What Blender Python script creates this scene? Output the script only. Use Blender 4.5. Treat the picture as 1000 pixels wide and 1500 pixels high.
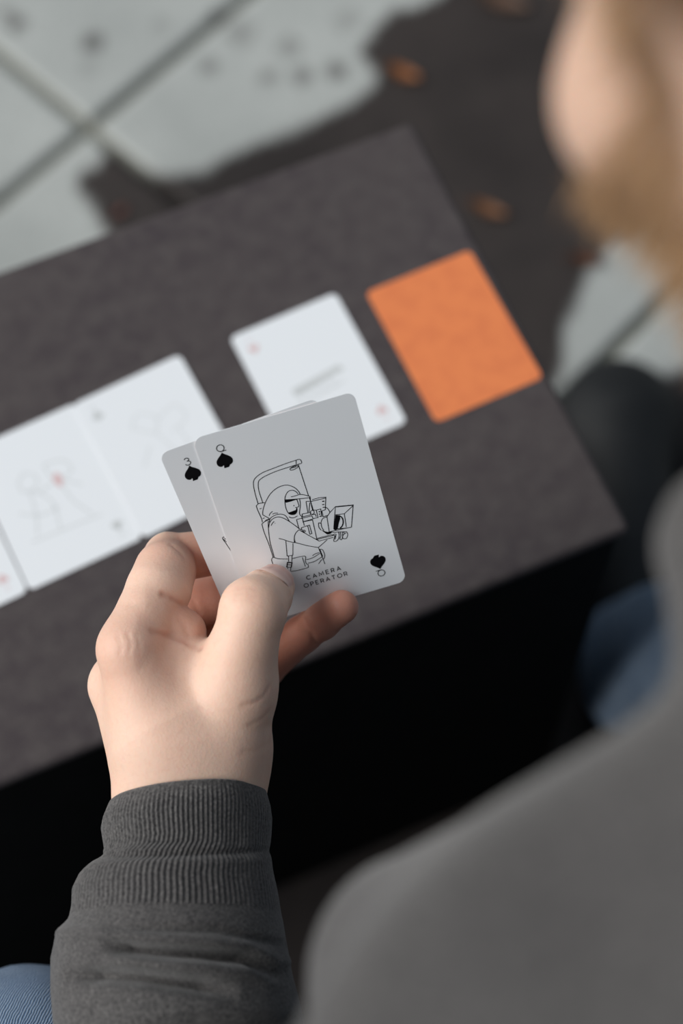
import bpy, bmesh, math, random
import numpy as np
from mathutils import Vector, Matrix

for o in list(bpy.data.objects): bpy.data.objects.remove(o, do_unlink=True)
scene = bpy.context.scene
COL = scene.collection
random.seed(7); RNG = np.random.default_rng(11)
MM = 0.001            # every length below is written in millimetres
GZ = -80.0            # level of the paving

# ------------------------------------------------------------------ camera
FPX = 2500.0          # focal length in pixels of the 1000 x 1500 frame (60 mm)
CAMR = np.array([[0.921593333, 0.364132043, -0.134438026],
                 [-0.387196400, 0.838062971, -0.384355829],
                 [-0.027288742, 0.406273690, 0.913343864]])
CAMC = np.array([-249.948, -270.238, 1201.317])
cam_d = bpy.data.cameras.new('camera'); cam = bpy.data.objects.new('camera', cam_d); COL.objects.link(cam)
M4 = Matrix([list(CAMR[i]) + [CAMC[i] * MM] for i in range(3)] + [[0, 0, 0, 1]])
cam.matrix_world = M4
cam_d.sensor_fit = 'VERTICAL'; cam_d.sensor_height = 36.0; cam_d.sensor_width = 24.0
cam_d.lens = FPX * 36.0 / 1500.0
cam_d.clip_start = 0.01; cam_d.clip_end = 100
cam_d.dof.use_dof = True; cam_d.dof.focus_distance = 0.662; cam_d.dof.aperture_fstop = 3.9
scene.camera = cam

# ------------------------------------------------------------------ overcast sky, hazy sun, exposure
world = bpy.data.worlds.new('overcast_sky'); scene.world = world; world.use_nodes = True
nt = world.node_tree; nt.nodes.clear()
tc = nt.nodes.new('ShaderNodeTexCoord'); sx = nt.nodes.new('ShaderNodeSeparateXYZ')
mr = nt.nodes.new('ShaderNodeMapRange'); cr = nt.nodes.new('ShaderNodeMix'); cr.data_type = 'RGBA'
bg = nt.nodes.new('ShaderNodeBackground'); wo = nt.nodes.new('ShaderNodeOutputWorld')
mr.inputs['From Min'].default_value = 0.0; mr.inputs['From Max'].default_value = 1.0
cr.inputs['A'].default_value = (0.34, 0.38, 0.43, 1); cr.inputs['B'].default_value = (0.72, 0.86, 1.02, 1)
nt.links.new(tc.outputs['Generated'], sx.inputs[0]); nt.links.new(sx.outputs['Z'], mr.inputs['Value'])
nt.links.new(mr.outputs['Result'], cr.inputs['Factor']); nt.links.new(cr.outputs['Result'], bg.inputs['Color'])
nt.links.new(bg.outputs[0], wo.inputs['Surface']); bg.inputs['Strength'].default_value = 0.35
sun_d = bpy.data.lights.new('hazy_sun', 'SUN'); sun = bpy.data.objects.new('hazy_sun', sun_d); COL.objects.link(sun)
sun_d.energy = 3.8; sun_d.angle = math.radians(58); sun_d.color = (1.0, 0.985, 0.955)
sun_dir = Vector((-0.85, 0.25, 0.64)).normalized()          # towards the sun: from the left of the table
sun.rotation_euler = sun_dir.to_track_quat('Z', 'Y').to_euler(); sun.location = (-2, 1, 3)
scene.view_settings.view_transform = 'Standard'; scene.view_settings.look = 'None'
scene.view_settings.gamma = 1.0; scene.view_settings.use_curve_mapping = False
scene.view_settings.exposure = 0.0

# ------------------------------------------------------------------ helpers
def un(x, y, d):
    """point (mm) seen at pixel x, y at depth d"""
    return CAMC + CAMR @ np.array([(x - 500) / FPX * d, -(y - 750) / FPX * d, -d])
def unz(x, y, z):
    v = CAMR @ np.array([(x - 500) / FPX, -(y - 750) / FPX, -1.0]); return CAMC + v * (z - CAMC[2]) / v[2]

def link(name, me, mat=None, parent=None, smooth=True):
    o = bpy.data.objects.new(name, me); COL.objects.link(o)
    if mat is not None and len(me.materials) == 0: me.materials.append(mat)
    if parent is not None: o.parent = parent
    if smooth:
        me.polygons.foreach_set('use_smooth', np.ones(len(me.polygons), dtype=bool))
    return o
def pydata(name, verts, faces, mat=None, parent=None, smooth=True, scale=MM):
    me = bpy.data.meshes.new(name)
    me.from_pydata([tuple(float(c) * scale for c in v) for v in verts], [], faces); me.update()
    return link(name, me, mat, parent, smooth)
def empty(name, loc=(0, 0, 0)):
    o = bpy.data.objects.new(name, None); COL.objects.link(o); o.location = [c * MM for c in loc]; o.empty_display_size = 0.05
    return o
def tag(o, label, cat, group=None):
    o['label'] = label; o['category'] = cat
    if group: o['group'] = group
    return o
def structure(o): o['kind'] = 'structure'; return o

class Mat:
    def __init__(s, name, rough=0.6, spec=0.3):
        s.m = bpy.data.materials.new(name); s.m.use_nodes = True; s.t = s.m.node_tree
        s.b = s.t.nodes['Principled BSDF']; s.b.inputs['Roughness'].default_value = rough
        s.b.inputs['Specular IOR Level'].default_value = spec
        s._co = None
    def n(s, kind, **kw):
        nd = s.t.nodes.new(kind)
        for k, v in kw.items():
            if hasattr(nd, k): setattr(nd, k, v)
            else: nd.inputs[k.replace('_', ' ')].default_value = v
        return nd
    def l(s, a, b): s.t.links.new(a, b)
    def co(s):
        if s._co is None: s._co = s.n('ShaderNodeTexCoord').outputs['Object']
        return s._co
    def noise(s, scale, detail=3, rough=0.55, vec=None):
        nd = s.n('ShaderNodeTexNoise'); nd.inputs['Scale'].default_value = scale; nd.inputs['Detail'].default_value = detail; nd.inputs['Roughness'].default_value = rough
        s.l(vec or s.co(), nd.inputs['Vector']); return nd.outputs['Fac']
    def mapr(s, v, a, b, c=0.0, d=1.0):
        nd = s.n('ShaderNodeMapRange'); s.l(v, nd.inputs['Value'])
        for k, x in zip(('From Min', 'From Max', 'To Min', 'To Max'), (a, b, c, d)): nd.inputs[k].default_value = x
        return nd.outputs['Result']
    def mix(s, f, a, b, mode='MIX'):
        nd = s.n('ShaderNodeMix'); nd.data_type = 'RGBA'; nd.blend_type = mode
        for k, x in (('Factor', f), ('A', a), ('B', b)):
            if isinstance(x, (int, float)): nd.inputs[k].default_value = x
            elif isinstance(x, tuple): nd.inputs[k].default_value = x if len(x) == 4 else x + (1,)
            else: s.l(x, nd.inputs[k])
        return nd.outputs['Result']
    def attr(s, name):
        nd = s.n('ShaderNodeAttribute'); nd.attribute_name = name; return nd.outputs['Fac']
    def base(s, c):
        if isinstance(c, tuple): s.b.inputs['Base Color'].default_value = c if len(c) == 4 else c + (1,)
        else: s.l(c, s.b.inputs['Base Color'])
        return s
    def bump(s, h, strength=0.3, dist=0.001):
        nd = s.n('ShaderNodeBump'); nd.inputs['Strength'].default_value = strength; nd.inputs['Distance'].default_value = dist
        s.l(h, nd.inputs['Height'])
        prev = s.b.inputs['Normal']
        if prev.is_linked: s.l(prev.links[0].from_socket, nd.inputs['Normal'])
        s.l(nd.outputs[0], s.b.inputs['Normal']); return s

# signed distance helpers, all in millimetres on (N,3) arrays
def sd_cone(p, a, b, ra, rb):
    a = np.asarray(a, float); b = np.asarray(b, float); ab = b - a; L2 = ab @ ab
    pa = p - a
    t = np.clip(pa @ ab / max(L2, 1e-9), 0, 1)
    q = pa - t[:, None] * ab
    return np.sqrt(np.einsum('ij,ij->i', q, q)) - (ra + (rb - ra) * t)
def sd_ell(p, c, r, B=None):
    q = p - np.asarray(c, float)
    if B is not None: q = q @ B
    r = np.asarray(r, float)
    k0 = np.sqrt(((q / r) ** 2).sum(1)); k1 = np.sqrt(((q / (r * r)) ** 2).sum(1)) + 1e-9
    return k0 * (k0 - 1.0) / k1
def smin(a, b, k):
    h = np.clip(0.5 + 0.5 * (b - a) / k, 0, 1)
    return b + (a - b) * h - k * h * (1 - h)
def smax(a, b, k): return -smin(-a, -b, k)
def sd_poly(p, P):
    d = None
    for i in range(len(P) - 1):
        e = sd_cone(p, P[i], P[i + 1], 0, 0); d = e if d is None else np.minimum(d, e)
    return d
def grad(fn, v, e=0.15):
    k = np.array([[1, -1, -1], [-1, -1, 1], [-1, 1, -1], [1, 1, 1]], float); g = 0; m = 0
    for kk in k:
        f = fn(v + kk * e); g = g + f[:, None] * kk; m = m + f
    return g / (np.linalg.norm(g, axis=1)[:, None] + 1e-12), m / 4
def sdf_mesh(fn, lo, hi, h, newton=2):
    """surface nets over the zero set of fn; returns verts (mm), quads, normals"""
    lo = np.asarray(lo, float); hi = np.asarray(hi, float); B = 12
    nb = np.ceil((hi - lo) / (h * B)).astype(int); n = nb * B
    bi = np.stack(np.meshgrid(*[np.arange(k) for k in nb], indexing='ij'), -1).reshape(-1, 3)
    cc = lo + (bi + 0.5) * B * h - h / 2
    dc = fn(cc); keep = np.abs(dc) < B * h * 0.87 * 1.5 + 2 * h
    D = np.empty(n, np.float32)
    D.reshape(nb[0], B, nb[1], B, nb[2], B)[:] = dc.reshape(nb)[:, None, :, None, :, None]
    loc = np.stack(np.meshgrid(*[np.arange(B)] * 3, indexing='ij'), -1).reshape(-1, 3)
    kb = bi[keep]
    for s in range(0, len(kb), 150):
        idx = (kb[s:s + 150, None, :] * B + loc[None]).reshape(-1, 3)
        D[idx[:, 0], idx[:, 1], idx[:, 2]] = fn(lo + idx * h)
    I = D < 0
    a = I[:-1, :-1, :-1]; allin = a.copy(); anyin = a.copy()
    cs = [(i, j, k) for i in (0, 1) for j in (0, 1) for k in (0, 1)]
    N = np.array(D.shape) - 1
    for (i, j, k) in cs[1:]:
        b = I[i:i + N[0], j:j + N[1], k:k + N[2]]; allin &= b; anyin |= b
    act = np.argwhere(anyin & ~allin)
    vid = np.full(N, -1, np.int64); vid[act[:, 0], act[:, 1], act[:, 2]] = np.arange(len(act))
    val = {c: D[act[:, 0] + c[0], act[:, 1] + c[1], act[:, 2] + c[2]].astype(float) for c in cs}
    acc = np.zeros((len(act), 3)); cnt = np.zeros(len(act))
    for c0 in cs:
        for ax in range(3):
            if c0[ax]: continue
            c1 = list(c0); c1[ax] = 1; c1 = tuple(c1); f0, f1 = val[c0], val[c1]
            m = (f0 < 0) != (f1 < 0); t = np.where(m, f0 / np.where(m, f0 - f1, 1), 0)
            pt = np.tile(np.array(c0, float), (len(act), 1)); pt[:, ax] += t
            acc[m] += pt[m]; cnt[m] += 1
    V = lo + (act + acc / cnt[:, None]) * h
    Q = []
    for ax in range(3):
        u, v = (ax + 1) % 3, (ax + 2) % 3
        sl0 = [slice(1, -1)] * 3; sl1 = [slice(1, -1)] * 3; sl0[ax] = slice(0, -1); sl1[ax] = slice(1, None)
        A0 = I[tuple(sl0)]; A1 = I[tuple(sl1)]
        e = np.argwhere(A0 != A1); off = np.ones(3, int); off[ax] = 0; e = e + off
        fl = I[e[:, 0], e[:, 1], e[:, 2]]
        def g(du, dv):
            q = e.copy(); q[:, u] -= du; q[:, v] -= dv; return vid[q[:, 0], q[:, 1], q[:, 2]]
        quad = np.stack([g(1, 1), g(0, 1), g(0, 0), g(1, 0)], 1)
        quad[~fl] = quad[~fl][:, ::-1]
        Q.append(quad)
    Q = np.concatenate(Q); Q = Q[(Q >= 0).all(1)]
    for _ in range(newton):
        gr, f = grad(fn, V, 0.3 * h); V = V - np.clip(f, -h, h)[:, None] * gr
    gr, f = grad(fn, V, 0.3 * h)
    return V, Q, gr
def np_mesh(name, V, Q, attrs=None):
    me = bpy.data.meshes.new(name); k = Q.shape[1]
    me.vertices.add(len(V)); me.vertices.foreach_set('co', (np.asarray(V, np.float32) * MM).ravel())
    me.loops.add(Q.size); me.loops.foreach_set('vertex_index', Q.astype(np.int32).ravel())
    me.polygons.add(len(Q)); me.polygons.foreach_set('loop_start', np.arange(0, Q.size, k, dtype=np.int32))
    me.update(calc_edges=True)
    for nme, arr in (attrs or {}).items():
        at = me.attributes.new(nme, 'FLOAT', 'POINT'); at.data.foreach_set('value', np.asarray(arr, np.float32))
    return me
def value_noise(p, s, seed=0):
    """smooth value noise, p in mm, cell s"""
    q = p / s; i = np.floor(q).astype(np.int64); f = q - i; f = f * f * (3 - 2 * f); r = 0
    for dx in (0, 1):
        for dy in (0, 1):
            for dz in (0, 1):
                hsh = ((i[:, 0] + dx) * 374761393 + (i[:, 1] + dy) * 668265263 + (i[:, 2] + dz) * 2147483647 + seed * 1274126177) & 0x7fffffff
                hsh = ((hsh ^ (hsh >> 13)) * 1274126177) & 0x7fffffff
                hsh = (hsh ^ (hsh >> 16)) & 0xffff
                w = (f[:, 0] if dx else 1 - f[:, 0]) * (f[:, 1] if dy else 1 - f[:, 1]) * (f[:, 2] if dz else 1 - f[:, 2])
                r = r + w * (hsh / 65535.0)
    return r * 2 - 1
# placement of the head and knees (mm)
HEADC = (-63, -118, 968); HEADF = (-.145, .69, -.71); HEADU = (-.08, .69, .71)
KNEEL = (-368, -159, 448); KNEER = (150, -112, 400)

# ------------------------------------------------------------------ ground: mortar bed and paving slabs
def in_poly(P, pts):
    x, y = pts[:, 0], pts[:, 1]; ins = np.zeros(len(pts), bool); dist = np.full(len(pts), 1e9)
    for i in range(len(P)):
        a, b = P[i], P[(i + 1) % len(P)]
        cond = (a[1] > y) != (b[1] > y)
        with np.errstate(divide='ignore', invalid='ignore'):
            xi = (b[0] - a[0]) * (y - a[1]) / (b[1] - a[1] + 1e-12) + a[0]
        ins ^= cond & (x < xi)
        ab = b - a; t = np.clip(((pts - a) @ ab) / (ab @ ab + 1e-9), 0, 1); dist = np.minimum(dist, np.linalg.norm(pts - a - t[:, None] * ab, axis=1))
    return np.where(ins, dist, -dist)
WET_SHADE = [(165, 350), (140, 300), (112, 274), (118, 252), (140, 246), (156, 236), (148, 208), (166, 214), (190, 237), (240, 254), (308, 247), (364, 219), (425, 197), (481, 163),
       (532, 132), (548, 112), (528, 78), (545, 45), (575, 20), (640, -10), (700, -60), (1100, -90), (1180, 250), (990, 296), (925, 340), (872, 388), (845, 435), (825, 500), (812, 545)]
WET_SHADE = [unz(x, y, GZ)[:2] for x, y in WET_SHADE] + [np.array(p, float) for p in ((130, 290), (300, 270), (420, 60), (380, -700), (-800, -700), (-800, 40), (-320, 220), (-330, 330))]  # beyond the wet stain, these points darken shaded ground before and beside the table
SPOTS = [(135, 62, 10, .75), (24, 36, 10, .7), (10, 20, 7, .6), (304, 98, 9, .5), (392, 112, 9, .5), (444, 113, 10, .6), (492, 104, 10, .7), (424, 68, 13, .35), (352, 48, 16, .3), (130, 98, 9, .2), (236, 38, 10, .2), (318, 24, 9, .6), (508, 30, 14, .25)]
def stain_shade(xy):
    p3 = np.c_[xy, np.zeros(len(xy))]
    d = in_poly(WET_SHADE, xy) + 5 * value_noise(p3, 26, 1) + 2.5 * value_noise(p3, 9, 2)
    w = np.clip(d / 9 + 0.5, 0, 1)
    for (x, y, r, a) in SPOTS:
        c = unz(x, y, GZ)[:2]; rr = np.linalg.norm(xy - c, axis=1) + 2.5 * value_noise(p3, 7, 3)
        w = np.maximum(w, a * np.clip((r - rr) / 5 + 0.5, 0, 1))
    return w
pm = Mat('pale_paving', 0.75, 0.25)
n1 = pm.noise(9, 5); n2 = pm.noise(160, 3); n3 = pm.noise(700, 2)
c = pm.mix(pm.mapr(n1, .3, .7), (.36, .375, .36), (.45, .465, .445)); c = pm.mix(pm.mapr(n2, .45, .75, 0, .35), c, (.27, .28, .265))
dk = pm.mix(pm.mapr(n1, .35, .65), (.027, .022, .0205), (.043, .035, .032))
wet = pm.attr('stain_shade'); pm.base(pm.mix(wet, c, dk)); pm.l(pm.mapr(wet, 0, 1, .8, .5), pm.b.inputs['Roughness'])  # one mask for the wet stain and the painted ground shade
pm.bump(n3, .35, .001).bump(n2, .3, .002)
mm_ = Mat('mortar', 0.95, 0.1); mm_.base(mm_.mix(mm_.attr('stain_shade'), mm_.mix(mm_.mapr(mm_.noise(60, 4), .35, .65), (.20, .20, .17), (.28, .28, .24)), (.035, .03, .028))).bump(mm_.noise(400, 3), .5, .002)
G0 = np.array([-124.0, 718.9]); GA = math.radians(23.6); GU = np.array([math.cos(GA), math.sin(GA)]); GV = np.array([-math.sin(GA), math.cos(GA)])
PITCH, GAP = 502.0, 13.0
gx = np.r_[-6000, -3000, -1200, np.arange(-600, 700, 10), 1200, 3000, 6000.]; gy = np.r_[-6000, -3000, -1200, np.arange(-400, 1200, 10), 1800, 3000, 6000.]
FX, FY = np.meshgrid(gx, gy, indexing='ij'); FV = np.c_[FX.ravel(), FY.ravel(), np.full(FX.size, GZ - 9)]; FI = np.arange(FX.size).reshape(FX.shape)
FQ = np.stack([FI[:-1, :-1], FI[1:, :-1], FI[1:, 1:], FI[:-1, 1:]], -1).reshape(-1, 4)
me = np_mesh('floor', FV, FQ, {'stain_shade': stain_shade(FV[:, :2])})
floor = structure(link('floor', me, mm_.m, smooth=False))
def slab_mesh(i, j, n):
    s = PITCH - GAP; o = G0 + GU * (i * PITCH + GAP / 2) + GV * (j * PITCH + GAP / 2)
    t = np.r_[0, 1.5, 4, np.linspace(8, s - 8, n), s - 4, s - 1.5, s]; k = len(t)
    X, Y = np.meshgrid(t, t, indexing='ij'); e = np.minimum(np.minimum(X, s - X), np.minimum(Y, s - Y))
    xy = o + X.reshape(-1, 1) * GU + Y.reshape(-1, 1) * GV
    p3 = np.c_[xy, np.zeros(len(xy))]
    z = -1.6 * np.clip(1 - e.ravel() / 4, 0, 1) ** 2 + 0.5 * value_noise(p3, 60, 5)
    V = np.c_[xy, z + GZ]; I = np.arange(k * k).reshape(k, k)
    Q = np.stack([I[:-1, :-1], I[1:, :-1], I[1:, 1:], I[:-1, 1:]], -1).reshape(-1, 4)
    ring = np.r_[I[:, 0], I[-1, 1:], I[-2::-1, -1], I[0, -2:0:-1]]; low = V[ring].copy(); low[:, 2] = GZ - 40
    b = len(V); V = np.r_[V, low]; m = len(ring); r2 = np.roll(np.arange(m), -1)
    Q = np.r_[Q, np.stack([ring, b + np.arange(m), b + r2, ring[r2]], 1)]
    return np_mesh('paving_slab', V, Q, {'stain_shade': stain_shade(V[:, :2])})
for i in range(-7, 7):
    for j in range(-7, 6):
        cpt = G0 + GU * ((i + .5) * PITCH) + GV * ((j + .5) * PITCH)
        near = -650 < cpt[0] < 750 and -350 < cpt[1] < 1250
        link('paving_slab', slab_mesh(i, j, 76 if near else 6), pm.m, floor)

# ------------------------------------------------------------------ low table: thin rough top, body coloured black for its shaded front
tm = Mat('rough_dark_stone', 0.9, 0.15)
a1 = tm.noise(14, 4); a2 = tm.noise(90, 4); a3 = tm.noise(900, 2)
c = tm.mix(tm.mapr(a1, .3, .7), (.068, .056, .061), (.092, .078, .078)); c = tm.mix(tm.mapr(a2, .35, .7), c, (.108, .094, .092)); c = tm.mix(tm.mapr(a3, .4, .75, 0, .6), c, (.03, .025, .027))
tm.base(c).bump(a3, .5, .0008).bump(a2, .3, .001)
bk = Mat('matt_black_shade', 0.85, 0.12); bk.base(bk.mix(bk.mapr(bk.noise(40, 3), .3, .7), (.0035, .004, .0042), (.006, .0065, .0065))).bump(bk.noise(500, 2), .2, .0005)  # shade of the table front put into the colour; the seat reuses it
def rounded_box(name, x0, x1, y0, y1, z0, z1, r, mat, parent, seg=4):
    bm = bmesh.new(); bmesh.ops.create_cube(bm, size=1)
    for v in bm.verts: v.co = Vector(((x0 + x1) / 2 + v.co.x * (x1 - x0), (y0 + y1) / 2 + v.co.y * (y1 - y0), (z0 + z1) / 2 + v.co.z * (z1 - z0))) * MM
    bmesh.ops.bevel(bm, geom=list(bm.edges), offset=r * MM, segments=seg, affect='EDGES', profile=.5)
    me = bpy.data.meshes.new(name); bm.to_mesh(me); bm.free()
    o = link(name, me, mat, parent)
    return o
table = tag(empty('low_table', (-600, 138, GZ)), 'long low block table with a rough dark grey top and front coloured black as shade', 'table')
def at_table(o): o.location = (0.6, -0.138, -GZ * MM); return o
at_table(rounded_box('tabletop', -1250, 0, 0, 277, 391, 400, 4, tm.m, table))
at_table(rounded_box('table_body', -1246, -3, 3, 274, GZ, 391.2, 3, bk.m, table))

# ------------------------------------------------------------------ playing cards
CWD, CHT, CR = 63.0, 88.0, 3.6
def card_mesh(mats, th=0.3):
    pts = []
    for (cx, cy, a0) in ((CWD / 2 - CR, CHT / 2 - CR, 0), (-CWD / 2 + CR, CHT / 2 - CR, 90), (-CWD / 2 + CR, -CHT / 2 + CR, 180), (CWD / 2 - CR, -CHT / 2 + CR, 270)):
        for k in range(9):
            a = math.radians(a0 + k * 90 / 8); pts.append((cx + CR * math.cos(a), cy + CR * math.sin(a)))
    n = len(pts); V = [(x, y, 0) for x, y in pts] + [(x, y, -th) for x, y in pts]
    Fc = [tuple(range(n)), tuple(range(2 * n - 1, n - 1, -1))] + [(n + i, n + (i + 1) % n, (i + 1) % n, i) for i in range(n)]
    me = bpy.data.meshes.new('playing_card'); me.from_pydata([tuple(c * MM for c in v) for v in V], [], Fc); me.update()
    for m in mats: me.materials.append(m)
    me.polygons[1].material_index = 1
    return me
wc = Mat('card_stock', 0.38, 0.4); wc.base((.82, .845, .87)).bump(wc.noise(1500, 2), .04, .0002)
oc = Mat('orange_card_back', 0.5, 0.3)
v1 = oc.n('ShaderNodeTexVoronoi'); v1.inputs['Scale'].default_value = 170; oc.l(oc.co(), v1.inputs['Vector'])
oc.base(oc.mix(oc.mapr(oc.noise(90, 3), .45, .62), oc.mix(oc.mapr(v1.outputs['Distance'], .1, .5), (.76, .225, .08), (.79, .235, .084)), (.73, .208, .077)))
ink = Mat('black_ink', 0.8, 0.08); ink.base((.004, .004, .005))
red = Mat('red_ink', 0.45, 0.3); red.base((.70, .50, .50))
gry = Mat('grey_ink', 0.45, 0.3); gry.base((.60, .62, .62))
ZI = 0.05
def smooth_path(P, n=5):
    P = [np.array(p, float) for p in P]
    if len(P) < 3: return P
    Q = [2 * P[0] - P[1]] + P + [2 * P[-1] - P[-2]]; out = []
    for i in range(1, len(Q) - 2):
        a, b, c, d = Q[i - 1:i + 3]
        for k in range(n):
            t = k / n; out.append(.5 * ((2 * b) + (c - a) * t + (2 * a - 5 * b + 4 * c - d) * t * t + (3 * b - a - 3 * c + d) * t ** 3))
    return out + [P[-1]]
class Ink:
    def __init__(s): s.v = []; s.f = []
    def stroke(s, P, w=0.2, z=ZI):
        P = [np.array(p, float) for p in P]; P = [p for i, p in enumerate(P) if i == 0 or np.linalg.norm(p - P[i - 1]) > 1e-4]
        if len(P) < 2: return
        closed = np.linalg.norm(P[0] - P[-1]) < 1e-3
        b = len(s.v)
        for i, p in enumerate(P):
            d0 = P[i] - P[i - 1] if i else (P[-1] - P[-2] if closed else P[1] - P[0]); d1 = P[i + 1] - P[i] if i < len(P) - 1 else (P[1] - P[0] if closed else d0)
            d0 = d0 / np.linalg.norm(d0); d1 = d1 / np.linalg.norm(d1); t = d0 + d1; L = np.linalg.norm(t)
            t = d1 if L < .3 else t / L; nrm = np.array([-t[1], t[0]]); k = w / 2 / max(.5, abs(t @ d1))
            s.v += [(*(p + nrm * k), z), (*(p - nrm * k), z)]
        for i in range(len(P) - 1): s.f.append((b + 2 * i, b + 2 * i + 1, b + 2 * i + 3, b + 2 * i + 2))
    def fill(s, P, z=ZI):
        b = len(s.v); P = [np.array(p, float) for p in P]
        A = sum(P[i][0] * P[(i + 1) % len(P)][1] - P[(i + 1) % len(P)][0] * P[i][1] for i in range(len(P)))
        if A < 0: P = P[::-1]
        bm = bmesh.new(); f = bm.faces.new([bm.verts.new((p[0], p[1], z)) for p in P]); bmesh.ops.triangulate(bm, faces=[f]); bm.verts.index_update()
        s.v += [tuple(v.co) for v in bm.verts]; s.f += [tuple(b + v.index for v in q.verts) for q in bm.faces]; bm.free()
    def build(s, name, mat, parent): return pydata(name, s.v, s.f, mat, parent, smooth=False)
def arc(cx, cy, rx, ry, a0, a1, n=14): return [(cx + rx * math.cos(math.radians(a0 + (a1 - a0) * k / n)), cy + ry * math.sin(math.radians(a0 + (a1 - a0) * k / n))) for k in range(n + 1)]
GLY = {'A': [[(0, 0), (.42, 1), (.84, 0)], [(.16, .34), (.68, .34)]], 'M': [[(0, 0), (.06, 1), (.5, .22), (.94, 1), (1, 0)]], 'E': [[(.62, 0), (0, 0), (0, 1), (.62, 1)], [(0, .52), (.55, .52)]],
       'P': [[(0, 0), (0, 1), (.38, 1)] + arc(.38, .73, .27, .27, 90, -90, 8) + [(0, .46)]], 'R': [[(0, 0), (0, 1), (.38, 1)] + arc(.38, .73, .27, .27, 90, -90, 8) + [(0, .46)], [(.36, .46), (.68, 0)]],
       'T': [[(0, 1), (.76, 1)], [(.38, 1), (.38, 0)]], 'O': [arc(.5, .5, .5, .5, 0, 360, 20)], 'C': [arc(.5, .5, .5, .5, 48, 312, 16)]}
GW = {'A': .84, 'M': 1, 'E': .62, 'P': .65, 'R': .68, 'T': .76, 'O': 1, 'C': .85}
def caption(I, txt, cx, base, h, total, w):
    gap = (total - sum(GW[ch] for ch in txt) * h) / (len(txt) - 1); x = cx - total / 2
    for ch in txt:
        for st in GLY[ch]: I.stroke([(x + a * h, base + b * h) for a, b in st], w)
        x += GW[ch] * h + gap
def spade(cx, cy, sgn=1, w=3.1):
    half = [(0, 3.5), (.75, 2.6), (2.0, 1.55), (2.95, .4), (3.15, -.9), (2.6, -2.0), (1.6, -2.4), (.75, -1.95), (.22, -1.2)]
    stem = [(.28, -2.0), (.95, -3.3)]
    R_ = smooth_path(half, 3); P = [(x, y) for x, y in R_] + stem
    P = P + [(-x, y) for x, y in reversed(P[1:])]
    return [(cx + sgn * x * w / 3.1, cy + sgn * y * w / 3.1) for x, y in P]
def heart(cx, cy, sgn=1):
    half = [(0, -3), (1.2, -1.6), (2.6, 0), (2.9, 1.3), (2.0, 2.4), (.9, 2.2), (0, 1.2)]
    P = [(x, y) for x, y in smooth_path(half, 3)]; P = P + [(-x, y) for x, y in reversed(P)][1:-1]
    return [(cx + sgn * x, cy + sgn * y) for x, y in P]
def club(cx, cy, sgn=1):
    return [[(cx + sgn * x, cy + sgn * y) for x, y in s] for s in (arc(0, 1.4, 1.5, 1.5, 0, 345, 14), arc(-1.55, -.8, 1.5, 1.5, 0, 345, 14), arc(1.55, -.8, 1.5, 1.5, 0, 345, 14), [(.3, .2), (.3, -1.6), (1, -3), (-1, -3), (-.3, -1.6), (-.3, .2)])]
def rank(kind, cx, cy, sgn, w):
    I = Ink(); T = lambda P: [(cx + sgn * x, cy + sgn * y) for x, y in P]
    if kind == 'Q': I.stroke(T(arc(0, .1, 1.42, 1.42, 0, 360, 24)), w); I.stroke(T([(-.45, -1.38), (1.95, -1.38)]), w)
    elif kind == '3': I.stroke(T(smooth_path([(-.95, 1.1), (-.5, 1.5), (.25, 1.5), (.75, 1.0), (.55, .45), (-.15, .2)])), w); I.stroke(T(smooth_path([(-.15, .2), (.65, .05), (1.0, -.6), (.6, -1.3), (-.25, -1.5), (-.85, -1.25), (-1.1, -.8)])), w)
    else: I.stroke(T(arc(0, 0, 1.1, 1.3, 20, 300, 14)), w)
    return I
IXx, IXr, IXs = 22.7, 36.9, 31.6
def make_card(label, face, mat4=None, loc=None, rz=0):
    o = link('playing_card', card_mesh([wc.m, oc.m] if face else [oc.m, wc.m]), smooth=False)
    tag(o, label, 'playing card')
    if mat4 is not None: o.matrix_world = mat4
    else: o.location = [c * MM for c in loc]; o.rotation_euler = (0, 0, rz)
    return o
def indices(o, kind, suit, mat, w=.36):
    for sg in (1, -1):
        rank(kind, -IXx * sg, IXr * sg, sg, w).build('rank_mark', mat, o)
        I = Ink()
        if suit == 'spade': I.fill(spade(-IXx * sg, IXs * sg, sg))
        elif suit == 'heart': I.fill(heart(-IXx * sg, IXs * sg, sg))
        else:
            for s in club(-IXx * sg, IXs * sg, sg): I.fill(s)
        I.build('suit_mark', mat, o)
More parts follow.
